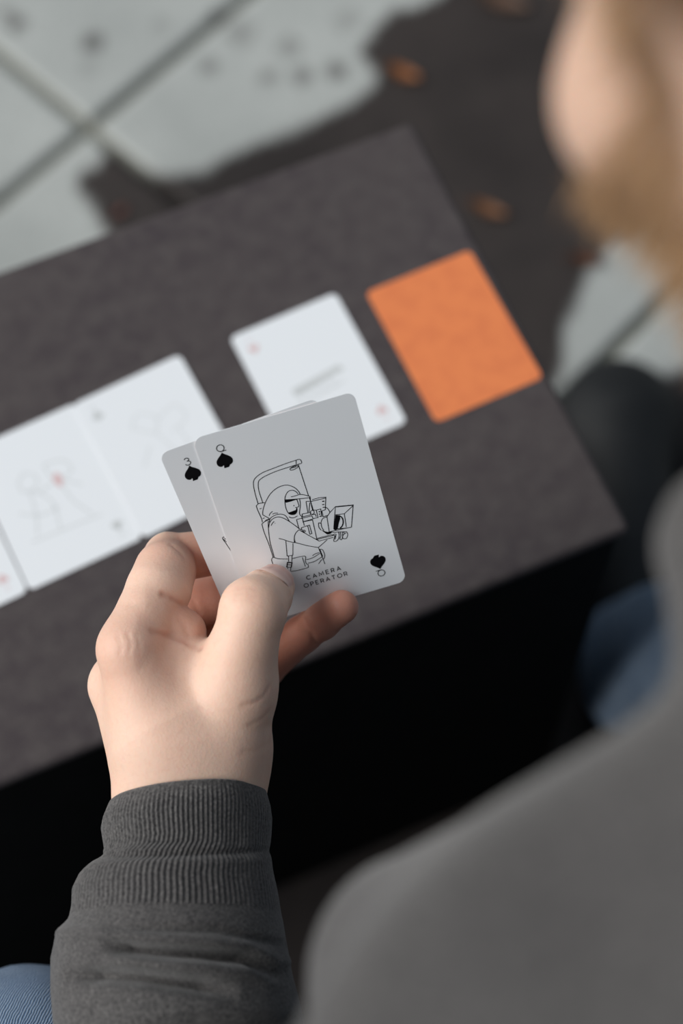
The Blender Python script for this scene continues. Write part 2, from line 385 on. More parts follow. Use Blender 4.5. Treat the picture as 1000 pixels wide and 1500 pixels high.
DRAW = """s -15.64,9.29 -15.53,13.36 -15.18,17.33 -14.46,19.59 -12.86,20.92 -10.14,21.87 -5.94,22.31 -1.2,22.74 3.47,22.93 4.78,22.74 5.14,21.54 4.86,21.01 3.62,20.96 0.49,20.93 -5.01,20.76 -9.26,20.17 -12.26,19.16 -13.24,17.61 -13.8,14.66 -13.8,9.29
l 3.34,22.92 2.88,21.21
s 0.29,20.22 1.48,20.6 3.1,20.52 3.1,19.74 1.4,19.29 0.22,19.47 0.15,20.11 0.83,20.19 2.73,20.18
l 3.62,20.96 3.85,6.47
l 4,5.47 4,-0.27
s -15.26,4.06 -14.57,6.06 -12.8,8.95 -9.87,12.07 -6.4,13.73 -3.12,13.72 -0.59,11.92 0.61,9.78 0.98,8.08
s 0.26,8.48 -0.34,9.79 -1.44,10.79 -3.09,10.78 -4.59,9.33 -5.39,7.39 -5.86,4.68 -5.78,2.42 -5.22,0.95
s -2.72,8.13 -0.81,8.05 0.84,8.06 2.54,7.23 4.39,5.9
s 4.39,5.9 3.75,5.55 0.35,6.23 -5.33,7.62
g -5.28,7.6 -3.03,6.97 -0.86,6.35 -2.41,6.21 -3.93,6.19 -5.38,6.43
s -0.87,6.33 -0.79,4.55 -0.89,3.15 -1.64,2.93 -2.37,3.11
s -2.7,4.31 -2.63,3.97 -2.78,3.83
g -5.83,1.74 -4.65,1.01 -3.56,0.96 -2.46,1.93 -1.94,2.87 -1.7,2.31 -2.2,0.88 -3.23,0.11 -4.43,0.27 -5.36,0.94
s 0.18,6.13 -0.12,3.68 -1.47,-0.01 -1.06,-1.59 -1.21,-2.67
s -5.79,-0.14 -4.9,-0.92 -3.84,-1.12 -2.5,-0.78
l -15.26,4.06 -13.19,1.59
s -12.99,2.81 -12.33,3.7 -11.21,4.28
s -11.55,3.05 -10.68,3.2 -9.4,2.83
s -13.77,0.02 -12.77,1.61 -10.64,2.32 -8.5,2.07 -6.93,0.74 -6.1,-2.28
s -16.59,8.66 -15.3,9.33 -13.06,8.98
s -16.59,8.66 -16.49,6.08 -16.13,2.44 -16.29,0.89
l -15.7,6.92 -14.87,6.96
l -15.71,2.46 -14.88,2.49
s -15.33,0.88 -14.49,1.4 -13.23,1.45
s -16.69,0.19 -16.81,-4.03 -16.5,-9.5 -16.51,-15.63
s -16.69,0.19 -15.45,0.83 -13.38,1.18
s -13.97,0.67 -14.88,-2.91 -15.81,-8.66 -15.97,-12.56 -16.09,-15.78
s -14.64,-2.28 -13.6,-0.16 -11.72,1.14 -9.59,1.12 -7.82,-0.19 -6.23,-2.16 -4.48,-4.71 -3.33,-6.7
s -11.8,-0.25 -12.71,-0.82 -13.4,-1.65
s -11.72,-1.09 -11.65,-1.26
s -3.56,-6.98 -5.03,-7.9 -6.14,-9.49 -6.75,-11.97
g -4.44,-7.39 -5.68,-8.57 -6.48,-10.09 -6.89,-11.92 -6.33,-12.11 -6.3,-10.87 -5.85,-9.23
s -12.16,-8.2 -10.6,-9.21 -8.86,-10.7 -6.77,-12.07
s -6.47,-12.07 -3.12,-14.48 -0.21,-16.28 1.68,-17.29
l -3.47,-7.19 -0.81,-10.43 2.58,-14.46
l 1.7,-17.23 5.81,-15.04
l -9.79,-10.2 -11.12,-16.96 -8.83,-17.39
l -7.4,-12.1 -8.88,-17.37
l -10.61,-17.13 -11.23,-19.64
l -9.19,-17.37 -10.02,-20.06
l -11.78,-19.74 -9.95,-20.38 -10.92,-22.6 -12.65,-21.78 -11.78,-19.74
l -12.16,-20.78 -10.44,-21.52
l -11.68,-19.92 -12.43,-21.78
l -10.15,-20.45 -11,-22.42
l -11.83,-20.02 -10.08,-20.63
l -12.29,-22.19 -12.49,-22.67
l -11.16,-22.59 -11.63,-24.07
s -16.51,-15.63 -17.39,-16.59 -17.42,-18.58
s -16.51,-15.63 -14.6,-17.09 -11.25,-18.36
s -9.51,-18.78 -7.08,-18.9 -4.68,-19.19
s -11.56,-24.28 -9.26,-24.71 -6.81,-24.83 -4.49,-24.84
s -4.68,-19.19 -4.25,-19.88 -4.84,-21.5 -4.71,-23 -4.24,-23.53 -4.49,-24.84
l -5.57,-19.61 -5.51,-24.01
s -4.42,-21.1 -1.79,-21.1 1.56,-20.08
s -4.13,-22.91 -1.34,-22.9 2.21,-21.76
s -1.53,-20.1 -0.18,-19.66 1.37,-19.65
l 1.65,-17.39 2.18,-25.4
s 1.9,-18.2 2.95,-18.93 3.15,-21.36 2.56,-22.79 2.04,-22.98
l 2,-18.42 2.21,-21.76
l -0.23,-24.56 1.57,-23
l 0.6,-23.75 1.2,-23.23
l 2.31,4.29 1.69,-0.61
l 2.31,4.29 3.99,3.88
l 3.58,3.38 2.16,-0.61
l 4.78,4.25 7.54,4.26 10.13,3.64 8.53,-1.66 7.05,-1.8
l 4.08,3.69 10.03,3.26
l 4.33,5.67 3.99,3.88 3.74,-0.18
l 8.28,2.36 9.21,2.2
l 7.91,0.95 8.83,0.77
l 7.84,-0.4 8.75,-0.61
l 8.3,2.22 9.11,2.04
l 7.93,0.82 8.75,0.67
s 7.86,-0.31 8.99,-0.76 9.66,-1.88 9.96,-3.43
l -0.61,-0.62 2.58,-0.91 2.56,-2.03 -0.72,-1.87 -0.61,-0.62
l -1,-2.41 2.83,-2.6 2.98,-4.1 -1.02,-4.02 -1,-2.41
l 4,-0.27 5.12,-0.72 4.92,-4.12 3.15,-4
s 2.72,-1.44 2.83,-0.51 3.83,-0.37 4.14,-1.28 3.53,-2.04 2.77,-1.78
l 2.94,-2.16 4.29,-2.3 4.36,-3.61
l 5.27,-0.7 6.9,-0.78 6.4,-4.3
l 7.05,-1.8 6.91,-4.48 8.59,-4.41
s 5.94,-1.73 6.13,-1.64 6.24,-1.84 6.05,-1.93 5.94,-1.73
s 5.74,-2.79 5.93,-2.7 6.05,-2.9 5.85,-2.99 5.74,-2.79
s 5.75,-3.82 5.94,-3.73 6.05,-3.93 5.86,-4.02 5.75,-3.82
l -3.32,-2.27 -0.99,-2.36 -1.11,-5.93
l -3.32,-2.27 -3.47,-6.41 -2.73,-7.31
l -1.31,-4.08 2.61,-4.46
l -2.5,-6.42 0.88,-6.28 0.78,-10.31 -0.06,-10.34 0.12,-6.51
l -2.5,-6.42 -2.42,-8.72
s -1.88,-7.77 -1.41,-8.09 -1.57,-8.68 -2.08,-8.51 -1.88,-7.77
l 2.61,-4.46 2.06,-12.87
l 1.73,-13.08 8.22,-13.35
l 1.73,-13.08 2.6,-14.52 8.42,-14.73
l 2.03,-13.51 8.36,-13.89
s 8.18,-4.91 6.42,-5.28 5.32,-6.84 4.55,-6.57 4.16,-8.38 4.63,-10
s 5.45,-6.88 5.23,-8.75 5.61,-10.5
g 4.65,-9.91 5.57,-10.65 6.74,-11.54 8.21,-11.78 8.12,-12.67 6.7,-12.76 5.83,-11.81
l 8.35,-4.81 7.5,-11.8
l 9.96,-3.43 12.64,-1.62 11.47,-5.07 9.48,-11.18
l 8.31,-4.96 9.96,-3.43
l 12.64,-1.62 19.46,-3.14 16.38,-12.57 7.5,-11.8
l 12.65,-1.81 19.36,-3.3
l 19.22,-3.54 15.16,-5.85 11.73,-5.16
l 15.16,-5.85 14.45,-11.91
l 16.08,-12.64 9.44,-11.33
g 11.69,-5.31 13.07,-5.87 13.14,-7.25 12.09,-9.16 10.93,-11.52 9.62,-11.17
s 13.07,-5.87 13.98,-7.22 13.98,-9.16 13.19,-10.83 11.99,-11.72 10.93,-11.52
s 13.1,-6.08 13.79,-7.28 13.78,-9.09 13.03,-10.71 11.93,-11.5
s 8.14,-12.02 9.48,-12.81 10.58,-12.86
s 8.14,-13.65 9.09,-14.31 8.16,-16.28 9,-16.83 10.2,-15.99 10.91,-14.28 10.84,-12.95
s 9.84,-13.58 8.83,-15.85
s 11.48,-13.17 11.48,-14.8 10.71,-16.17 11.24,-16.84 11.97,-15.62 12.34,-13.63
s 12.56,-13.87 13.92,-14.01 14.13,-15.39 13.19,-16.86 11.91,-16.42 12.3,-15.08 13.55,-14.37
l 10.58,-12.86 14.19,-14.04
l 8.31,-13.55 9.58,-13.5
l 12.7,-14.41 13.64,-14.56"""# the two held cards share one plane that faces the person
CRD = np.array([[0.959219461, -0.245354302, 0.140354170], [0.282651065, 0.828135802, -0.484044904], [0.002530186, 0.503976547, 0.863713632]])
CRT = np.array([-14.912, -0.109, -663.28])
QW = CAMR @ CRD; QC = CAMC + CAMR @ CRT
def held(dx, dy, dz, a):
    rz = np.array([[math.cos(a), -math.sin(a), 0], [math.sin(a), math.cos(a), 0], [0, 0, 1]]); Rr = QW @ rz; c = QC + QW @ np.array([dx, dy, dz])
    return Matrix([list(Rr[i]) + [c[i] * MM] for i in range(3)] + [[0, 0, 0, 1]])
queen = make_card('front held card, queen of spades with a drawn camera operator, under the thumb', True, held(0, 0, 0, 0))
indices(queen, 'Q', 'spade', ink.m, .34)
I = Ink()
for ln in DRAW.split('\n'):
    k, *pp = ln.split(); P = [tuple(map(float, q.split(','))) for q in pp]
    if k == 's': I.stroke(smooth_path(P), .30)
    elif k == 'l': I.stroke(P, .30)
    else: I.fill(smooth_path(P + [P[0]])[:-1])
I.build('line_drawing', ink.m, queen)
I = Ink(); caption(I, 'CAMERA', .6, -30.2, 1.75, 14.0, .34); caption(I, 'OPERATOR', .6, -33.5, 1.75, 17.8, .34); I.build('caption', ink.m, queen)
three = make_card('rear card held in the hand, three of spades mostly covered by the queen', True, held(-11.2, -.2, -.45, math.radians(3.5)))
indices(three, '3', 'spade', ink.m, .34)
I = Ink()
I.stroke(smooth_path([(-21.0, .9), (-21.8, .3), (-21.5, -1.7)]), .26); I.stroke([(-21.7, 0), (-20.5, -7.4)], .28); I.stroke([(-21.4, -.4), (-20.9, -1.9)], .2); I.stroke([(-21.3, .5), (-20.7, -.6)], .2)
I.stroke(smooth_path([(-19.0, -9.6), (-12, -12), (-4, -8), (6, -10)]), .24); I.build('line_drawing', ink.m, three)
# cards on the table
TZ = 400.35
c0 = make_card('white card lying leftmost in the row, cut by the picture edge', True, loc=(-329.4, 131.0, TZ), rz=.075); indices(c0, '?', 'heart', red.m)
c1 = make_card('white card lying second from the left, drawing with a red spot in it', True, loc=(-265.5, 135.7, TZ), rz=.068); indices(c1, '?', 'club', gry.m)
c2 = make_card('white card lying third from the left, slightly lapping over its left neighbour', True, loc=(-203.5, 140.2, TZ + .35), rz=.089); indices(c2, '?', 'club', gry.m)
c3 = make_card('single white card lying between the white row and the orange card', True, loc=(-113.9, 143.4, TZ), rz=.046); indices(c3, '?', 'heart', red.m, .3)
c4 = make_card('orange card lying face down at the right end of the table', False, loc=(-36.4, 139.3, TZ), rz=.029)
I = Ink(); I.fill([(-15, 6), (14, 9), (15.5, 5), (-14, 1.5)][::-1])
for k in range(5): I.stroke([(-15 + k * 5, 5), (-12 + k * 5, -3)], .5)
I.stroke([(-16, -4), (13, -1)], .6); d = I.build('line_drawing', gry.m, c3); d.location.y = -.006
I = Ink()
for P in ([(-14, 14), (-9, 18), (-4, 14), (-6, 8), (-13, 8), (-14, 14)], [(-10, 8), (-12, -6), (-16, -18)], [(-8, 7), (-2, -4), (-4, -20)], [(-6, 4), (6, 6), (16, -2)], [(6, 6), (8, -8), (14, -20)], [(2, 18), (12, 16), (14, 8), (4, 8), (2, 18)], [(-20, -2), (-10, -8), (0, -8)], [(-20, -20), (18, -22)]): I.stroke(smooth_path(P), .6)
I.build('line_drawing', gry.m, c1)
I = Ink(); I.fill(smooth_path([(3, 8), (6, 11), (8, 6), (5, 2), (3, 8)])[:-1], ZI + .02); I.build('red_spot', red.m, c1)
I = Ink()
for P in ([(-10, 16), (-4, 22), (4, 16), (0, 8), (-10, 16)], [(0, 8), (4, -6), (0, -18)], [(4, 14), (16, 18), (18, 8), (8, 4)], [(-6, 2), (-14, -8)], [(12, 4), (14, -16)]): I.stroke(smooth_path(P), .4)
I.build('line_drawing', gry.m, c2)

# ------------------------------------------------------------------ fallen leaves on the wet paving
def leaf(label, px, py, L, W, ang, col, curl=6):
    mt = Mat('dry_leaf', 0.6, 0.3); mt.base(mt.mix(mt.mapr(mt.noise(120, 3), .3, .7), col, tuple(c * .6 for c in col))).bump(mt.noise(300, 2), .4, .001)
    V = []; Fc = []; n = 14
    for i in range(n + 1):
        t = i / n; w = W / 2 * (math.sin(math.pi * min(1, t * .98 + .02)) ** .8) * (1 - .35 * t) * (1 + .12 * math.sin(t * 40))
        for s in (-1, -.5, 0, .5, 1): V.append(((t - .5) * L, s * w, 1.2 + curl * (2 * t - 1) ** 2 * .6 + curl * .5 * s * s + (0 if s else -.5)))
    for i in range(n):
        for k in range(4): Fc.append((i * 5 + k, i * 5 + 5 + k, i * 5 + 6 + k, i * 5 + 1 + k))
    V = V + [(x, y, z - .4) for x, y, z in V]; m = (n + 1) * 5; Fc = Fc + [tuple(m + q for q in reversed(f)) for f in Fc]
    p = unz(px, py, GZ); o = empty('fallen_leaf', (p[0], p[1], GZ + 1)); o.rotation_euler = (0, 0, ang); tag(o, label, 'leaf', 'fallen leaves on the paving')
    pydata('blade', V, Fc, mt.m, o)
    I = Ink(); I.stroke([(-L / 2 - 10, 2), (-L / 2, 0), (L / 2 - 2, 0)], .9); b = I.build('leaf_stalk', mt.m, o)
    return o
leaf('small orange leaf on the dark wet paving behind the table corner', 592, 112, 34, 17, -.9, (.28, .10, .03))
leaf('orange brown leaf on the paving close to the right end of the table', 716, 311, 36, 15, -.85, (.20, .085, .035))
leaf('dark rusty leaf beside the pale slab at the right', 858, 384, 30, 13, -.6, (.13, .05, .025))
leaf('brown leaf at the top edge of the picture near the face', 738, 8, 52, 22, -.75, (.13, .075, .05))
leaf('tiny reddish leaf scrap at the back edge of the table', 176, 312, 16, 9, .3, (.16, .06, .045), 3)

# ------------------------------------------------------------------ the person
person = tag(empty('person', (-20, -420, GZ)), 'seated bearded person in charcoal sweatshirt and blue jeans holding two cards', 'person')
def mine(o): o.location = (0.02, 0.42, -GZ * MM); return o
sk = Mat('skin', 0.5, 0.35)
s1 = sk.noise(30, 4); s2 = sk.noise(420, 4); s3 = sk.noise(1700, 3)
c = sk.mix(sk.mapr(s1, .3, .7), (.78, .515, .39), (.80, .56, .44)); c = sk.mix(sk.mapr(s2, .5, .75, 0, .30), c, (.72, .42, .32))
c = sk.mix(sk.attr('red'), c, (.50, .185, .125)); c = sk.mix(sk.attr('hairy'), c, (.20, .105, .05)); sk.base(c)
sk.b.inputs['Subsurface Weight'].default_value = .35; sk.b.inputs['Subsurface Radius'].default_value = (1, .35, .2); sk.b.inputs['Subsurface Scale'].default_value = .005
vv = sk.n('ShaderNodeTexVoronoi'); vv.inputs['Scale'].default_value = 850; sk.l(sk.co(), vv.inputs['Vector'])
sk.bump(vv.outputs['Distance'], .10, .0006).bump(s3, .10, .0004).bump(s2, .10, .0008)

# --- left hand and forearm
def J(x, y, d): return un(x, y, d)
PALM = [  # a, ra, b, rb, k
    (J(250, 1400, 652), 19, J(243, 1178, 666), 19.5, 6), (J(306, 1400, 652), 19, J(319, 1182, 667), 17.5, 6),
    (J(258, 1150, 663), 20, J(196, 952, 655), 12.5, 9), (J(243, 1150, 670), 19, J(177, 1004, 674), 11.5, 6),
    (J(245, 1155, 680), 17, J(190, 1012, 692), 12, 8), (J(255, 1155, 688), 16, J(215, 1018, 708), 11.5, 8),
    (J(321, 1124, 665), 18, J(345, 1005, 656), 14.5, 9), (J(290, 1090, 664), 22, J(283, 1010, 668), 16, 12),
    (J(250, 1070, 663), 22, J(215, 1000, 668), 15, 10), (J(326, 1095, 677), 17.5, J(338, 1010, 690), 15, 10), (J(320, 1000, 664), 9, J(262, 955, 664), 9, 10)]
FING = {
    'thumb': [(J(344, 1010, 656), 14.5), (J(356, 950, 651), 12.8), (J(371, 893, 650), 12.6), (J(388, 873, 659), 10.2), (J(399, 860, 666.5), 8.7)],
    'index': [(J(194, 950, 655), 12.6), (J(233, 862, 667), 12.3), (J(242, 836, 672), 11.6), (J(249, 818, 682), 9.9), (J(338, 806, 689), 8.9), (J(398, 788, 684), 7.6)],
    'middle': [(J(177, 1004, 674), 11.5), (J(232, 895, 708), 10.5), (J(330, 874, 705), 9.8), (J(398, 850, 697), 8.2)],
    'ring': [(J(190, 1012, 692), 11.5), (J(262, 925, 730), 9.8), (J(345, 890, 722), 8.8), (J(400, 862, 706), 7.6)],
    'pinky': [(J(220, 1018, 708), 11), (J(384, 978, 713), 8.8), (J(443, 929, 698), 7.5), (J(470, 909, 689), 7.6), (J(500, 889, 680), 6.8)]}
BULGE = [('index', J(226, 903, 661.5), 10, J(267, 926, 665.5), 9.4, 3.5)]
CREASES = []
def hand_base(p):
    d = None
    for a, ra, b, rb, k in PALM:
        e = sd_cone(p, a, b, ra, rb); d = e if d is None else smin(d, e, k)
    out = None
    for nm, ch in FING.items():
        f = None
        for (a, ra), (b, rb) in zip(ch[:-1], ch[1:]):
            e = sd_cone(p, a, b, ra, rb); f = e if f is None else smin(f, e, np.interp(500 + ((p - CAMC) @ CAMR[:, 0]) * FPX / 665.0, [235, 262], [4, .5]) if nm == 'index' and rb < 9.5 else 2.5)
        if nm == 'index':      # palmar flesh creases sharply, the back of the finger stays smooth
            u = 500 + ((p - CAMC) @ CAMR[:, 0]) * FPX / 665.0
            for (n2, a, ra, b, rb, k) in BULGE: f = smin(f, sd_cone(p, a, b, ra, rb), np.interp(u, [218, 254], [7, .7]))
            f = smin(d, f, np.interp(u, [208, 252], [7, .8]))
        else: f = smin(d, f, 9 if nm == 'thumb' else 6)
        out = f if out is None else smin(out, f, 1.0)
    return out
def hand_fn(p):
    d = hand_base(p)
    m = np.abs(d) < 5
    if m.any():
        pm_ = p[m]; e = 0
        for P, amp, w in CREASES: e = e + amp * np.exp(-(sd_poly(pm_, P) / w) ** 2)
        d[m] = d[m] + e
    return d
def trace(x, y, fn, t0=560):
    v = CAMR @ np.array([(x - 500) / FPX, -(y - 750) / FPX, -1.0]); t = t0
    for _ in range(90):
        e = fn((CAMC + v * t)[None])[0]; t += e * .8
        if e < .02: break
    return CAMC + v * t
def crease(pts, amp, w): CREASES.append(([trace(x, y, hand_base) for x, y in pts], amp, w))
crs = [([(238, 870), (248, 873), (259, 880), (268, 887)], 1.3, .8), ([(222, 924), (234, 927), (247, 931), (272, 940), (294, 950)], 1.2, .8), ([(250, 797), (261, 806), (272, 820)], .4, .9),
       ([(394, 1006), (388, 1019), (374, 1029), (356, 1034)], .32, 1.0), ([(398, 1036), (386, 1052), (366, 1062)], .25, 1.0), ([(396, 1085), (372, 1100), (356, 1102)], .2, 1.2), ([(190, 887), (215, 884), (236, 888)], .35, .9),
       ([(350, 862), (362, 860), (376, 864)], .30, .6), ([(346, 870), (358, 869), (374, 873)], .30, .6), ([(343, 878), (357, 877), (372, 880)], .25, .6), ([(446, 908), (456, 926), (462, 942)], .7, 1.2),
       ([(284, 880), (292, 900), (296, 922)], .25, 1.0), ([(262, 906), (272, 918), (276, 934)], .35, 1.2), ([(172, 930), (178, 944), (176, 958)], .25, .8), ([(186, 926), (192, 942), (190, 956)], .25, .8), ([(200, 930), (204, 944), (202, 956)], .2, .8)]
for a in crs: crease(*a)
# nail bed: the dorsal face of the thumb tip is flattened
TIP, IPJ = FING['thumb'][4][0], FING['thumb'][2][0]
TAX = (TIP - IPJ) / np.linalg.norm(TIP - IPJ); tocam = (CAMC - TIP) / np.linalg.norm(CAMC - TIP); toup = CAMR @ np.array([.30, .95, 0])
TN = tocam * .84 + toup * .55; TN = TN - (TN @ TAX) * TAX; TN /= np.linalg.norm(TN); TS = np.cross(TAX, TN)
def nail_pt(u, v, lift, fn):
    yy = -8.8 + 16.8 * v + (1.6 * (u * u) if v < .5 else 0) * (1 - 2 * v) - 1.8 * u * u * v
    st = TIP + TAX * yy + TS * u * 6.9 * (1 - .10 * v * v) + TN * 22; t = 0
    for _ in range(60):
        e = fn((st - TN * t)[None])[0]; t += e * .8
        if e < .01 or t > 40: break
    return st - TN * (min(t, 25.0) - lift)
CREASES.append(([nail_pt(u, v, 0, hand_base) for u, v in ((-1.04, .75), (-1.04, .45), (-1.03, .2), (-.95, .03), (-.6, -.05), (0, -.06), (.6, -.05), (.95, .03), (1.03, .2), (1.04, .45), (1.04, .75))], .42, .5))
allp = np.array([q for a, ra, b, rb, k in PALM[2:] for q in (a, b)] + [q for ch in FING.values() for q, r in ch])
lo, hi = allp.min(0) - 26, allp.max(0) + 26
V, Q, NRM = sdf_mesh(hand_fn, lo, hi, 0.88)
def px_of(V):
    q = (V - CAMC) @ CAMR; return np.stack([500 + FPX * q[:, 0] / -q[:, 2], 750 - FPX * q[:, 1] / -q[:, 2]], 1)
def chain_d(p, nm):
    d = None
    for (a, ra), (b, rb) in zip(FING[nm][:-1], FING[nm][1:]): e = sd_cone(p, a, b, ra, rb); d = e if d is None else np.minimum(d, e)
    return d
def blob(p, c, r): return np.exp(-(np.linalg.norm(p - c, axis=1) / r) ** 2)
redv = np.zeros(len(V))
for nm, amt in (('pinky', .78), ('middle', .72), ('ring', .6)):
    prox = sd_cone(V, FING[nm][1][0], FING[nm][-1][0], FING[nm][1][1], FING[nm][-1][1]); redv = np.maximum(redv, amt * np.clip(1 - prox / 6, 0, 1))
redv = np.maximum(redv, .52 * np.clip(1 - sd_cone(V, J(228, 900, 664), J(268, 922, 668), 9, 9) / 6, 0, 1))
redv = np.maximum(redv, .42 * np.clip(1 - sd_cone(V, FING['index'][2][0], FING['index'][4][0], 10, 9) / 6, 0, 1))
for P, amp, w in CREASES: redv = np.maximum(redv, min(.6, amp * .4) * np.exp(-(sd_poly(V, P) / 1.8) ** 2))
redv = np.maximum(redv, .36 * blob(V, FING['index'][0][0], 18)); redv = np.maximum(redv, .28 * blob(V, TIP, 9))
hand_V, hand_Q = V, Q; hand_red = redv

# --- head, neck, trunk and upper arms
HC = np.array(HEADC, float)
hf = np.array(HEADF, float); hf /= np.linalg.norm(hf); hu = np.array(HEADU, float); hu = hu - (hu @ hf) * hf; hu /= np.linalg.norm(hu); hr = np.cross(hf, hu)
HB = np.stack([hr, hf, hu], 1)                       # columns: person's right, forward, up
SHL, SHR = np.array([-201., -268, 832]), np.array([135., -392, 838]); ELB = np.array([-338., -306, 566]); ELR = np.array([190., -330, 560]); WRR = np.array([172., -205, 520])
NECK = np.array([4., -306, 872]); PELV = np.array([-15., -505, 480]); CHEST = np.array([-28., -345, 740])
WRI = J(276, 1420, 645)
def head_fn(p):
    q = (p - HC) @ HB
    d = sd_ell(q, (0, -10, 40), (74, 94, 80)); d = smin(d, sd_ell(q, (0, 36, -22), (58, 54, 78)), 18)
    for s in (-1, 1):
        d = smin(d, sd_cone(q, (s * 47, 6, -52), (s * 18, 74, -88), 17, 16), 16); d = smin(d, sd_ell(q, (s * 38, 34, -50), (17, 24, 20)), 14); d = smin(d, sd_ell(q, (s * 42, 58, -12), (24, 24, 22)), 16)
    d = smin(d, sd_ell(q, (0, 80, -95), (20, 17, 17)), 12); d = smin(d, sd_cone(q, (-28, 80, 30), (28, 80, 30), 11, 11), 10)
    for s in (-1, 1):
        d = smax(d, -sd_ell(q, (s * 31, 100, 10), (16, 16, 11)), 8); d = smin(d, np.maximum(sd_ell(q, (s * 31, 75, 9), (14.5, 14.5, 14.5)), 8 - q[:, 2]), 2)
    d = smin(d, sd_cone(q, (0, 88, 18), (0, 110, -18), 7, 10.5), 8); d = smin(d, sd_ell(q, (0, 92, -24), (18, 10, 8)), 5)
    d = smin(d, sd_ell(q, (0, 88, -52), (25, 9, 6)), 4); d = smin(d, sd_ell(q, (0, 87, -61), (22, 9, 7)), 4)
    for s in (-1, 1):
        e = sd_ell(q, (s * 77, -12, 4), (7, 19, 31)); e = smax(e, -sd_ell(q, (s * 85, -6, 6), (6, 10, 18)), 3); d = smin(d, e, 4)
    return d
def body_fn(p):
    d = head_fn(p)
    n0 = HC + HB @ np.array([14, -28, -46])
    d = smin(d, sd_cone(p, n0, NECK, 42, 50), 16)
    d = smin(d, sd_cone(p, NECK, CHEST, 70, 120), 40); d = smin(d, sd_cone(p, CHEST, PELV, 122, 118), 40)
    for sh, el, wr in ((SHL, ELB, WRI), (SHR, ELR, WRR)):
        d = smin(d, sd_cone(p, NECK, sh, 50, 38), 30); d = smin(d, sd_cone(p, sh, el, 36, 32), 14); d = smin(d, sd_cone(p, el, wr, 34, 22), 8)
    # right hand resting on the thigh
    kn = [np.array([128. + 17 * i, -112 - 5 * abs(i - 1.3), 502]) for i in range(4)]
    for i in range(4): d = smin(d, sd_cone(p, WRR + [-6 + 5 * i, 8, -2], kn[i], 15, 11.5), 6)
    hand = d
    for i, L in enumerate((.92, 1.0, .95, .75)):
        a_ = kn[i]; b_ = a_ + np.array([(i - 1.5) * 3, 40 * L, -5]); c_ = b_ + np.array([(i - 1.5) * 1.5, 34 * L, -16])
        d = np.minimum(d, smin(hand, smin(sd_cone(p, a_, b_, 10.5, 9), sd_cone(p, b_, c_, 9, 7.5), 2), 4))
    d = smin(d, smin(sd_cone(p, WRR + [-14, 30, -4], [126, -135, 492], 14, 10.5), sd_cone(p, [126, -135, 492], [112, -100, 484], 10.5, 8.5), 2), 5)
    return d
Vb, Qb, Nb = sdf_mesh(body_fn, (-420, -660, 350), (270, 40, 1140), 4.0, 1)
qh = (Vb - HC) @ HB
def beard_mask(q):
    x, y, z = np.abs(q[:, 0]), q[:, 1], q[:, 2]
    line = 12 - 40 * np.clip((y - 5) / 70, 0, 1)          # cheek line falls from the sideburn towards the mouth
    m = np.clip((line - z) / 10 + .5, 0, 1) * np.clip((y + 8) / 10 + .5, 0, 1) * np.clip((z + 112 - .9 * np.clip(30 - y, 0, 40)) / 10, 0, 1)
    m = np.maximum(m, np.clip(1 - np.abs(z + 40) / 8, 0, 1) * np.clip((30 - x) / 6, 0, 1) * (y > 70))
    m = m * (1 - np.clip(1 - np.abs(z + 56) / 10, 0, 1) * np.clip((24 - x) / 6, 0, 1) * (y > 70))
    side = np.clip((18 - np.abs(y - 6)) / 6 + .5, 0, 1) * np.clip((z + 40) / 8, 0, 1) * np.clip((50 - z) / 8, 0, 1) * (x > 55)
    return np.maximum(m, side)
def scalp_mask(q):
    x, y, z = np.abs(q[:, 0]), q[:, 1], q[:, 2]
    return np.clip((z - (28 + .75 * np.clip(y, -40, 90) )) / 8, 0, 1) * (y < 78) + np.clip((-20 - y) / 10, 0, 1) * np.clip((z + 55) / 10, 0, 1) * (z < 60)
bmk = beard_mask(qh) * (np.linalg.norm(Vb - HC, axis=1) < 170); smk = np.clip(scalp_mask(qh), 0, 1) * (np.linalg.norm(Vb - HC, axis=1) < 170)
hairy = np.clip(bmk * .75 + smk, .27, 1)
redb = .22 * blob(qh, np.array([42, 66, -14.]), 26) + .22 * blob(qh, np.array([-42, 66, -14.]), 26) + .3 * blob(qh, np.array([0, 112, -18.]), 16) + .25 * blob(qh, np.array([0, 92, -56.]), 18)
VV = np.r_[hand_V, Vb]; QQ = np.r_[hand_Q, Qb + len(hand_V)]
pelv = np.array([-20., -420, 0])
me = np_mesh('body', VV, QQ, {'red': np.r_[hand_red, redb], 'hairy': np.r_[np.zeros(len(hand_V)), hairy]})
body = mine(link('body', me, sk.m, person))

# thumb nail, laid on the traced thumb tip
nl = Mat('nail', 0.28, 0.5); nl.base(nl.mix(nl.attr('tipw'), (.66, .38, .32), (.80, .62, .54)))
nu, nv = 15, 12; NV = []; tw = []
for j in range(nv):
    for i in range(nu):
        u = (i / (nu - 1) * 2 - 1); v = j / (nv - 1)
        bed = nail_pt(u, v, 0, hand_base)
        NV.append(bed + TN * (.45 if 0 < i < nu - 1 else -.15) * (1 if j else .2)); tw.append(np.clip((v - .86) * 9, 0, 1) * .8 + np.clip((.22 - v) * 5, 0, 1) * .7)
NF = [(j * nu + i, j * nu + i + 1, (j + 1) * nu + i + 1, (j + 1) * nu + i) for j in range(nv - 1) for i in range(nu - 1)]
NQ = np.array(NF); nme = np_mesh('thumb_nail', np.r_[np.array(NV), np.array(NV) - TN * .5], np.r_[NQ, NQ[:, ::-1] + nu * nv], {'tipw': np.r_[tw, tw]})
link('thumb_nail', nme, nl.m, body)

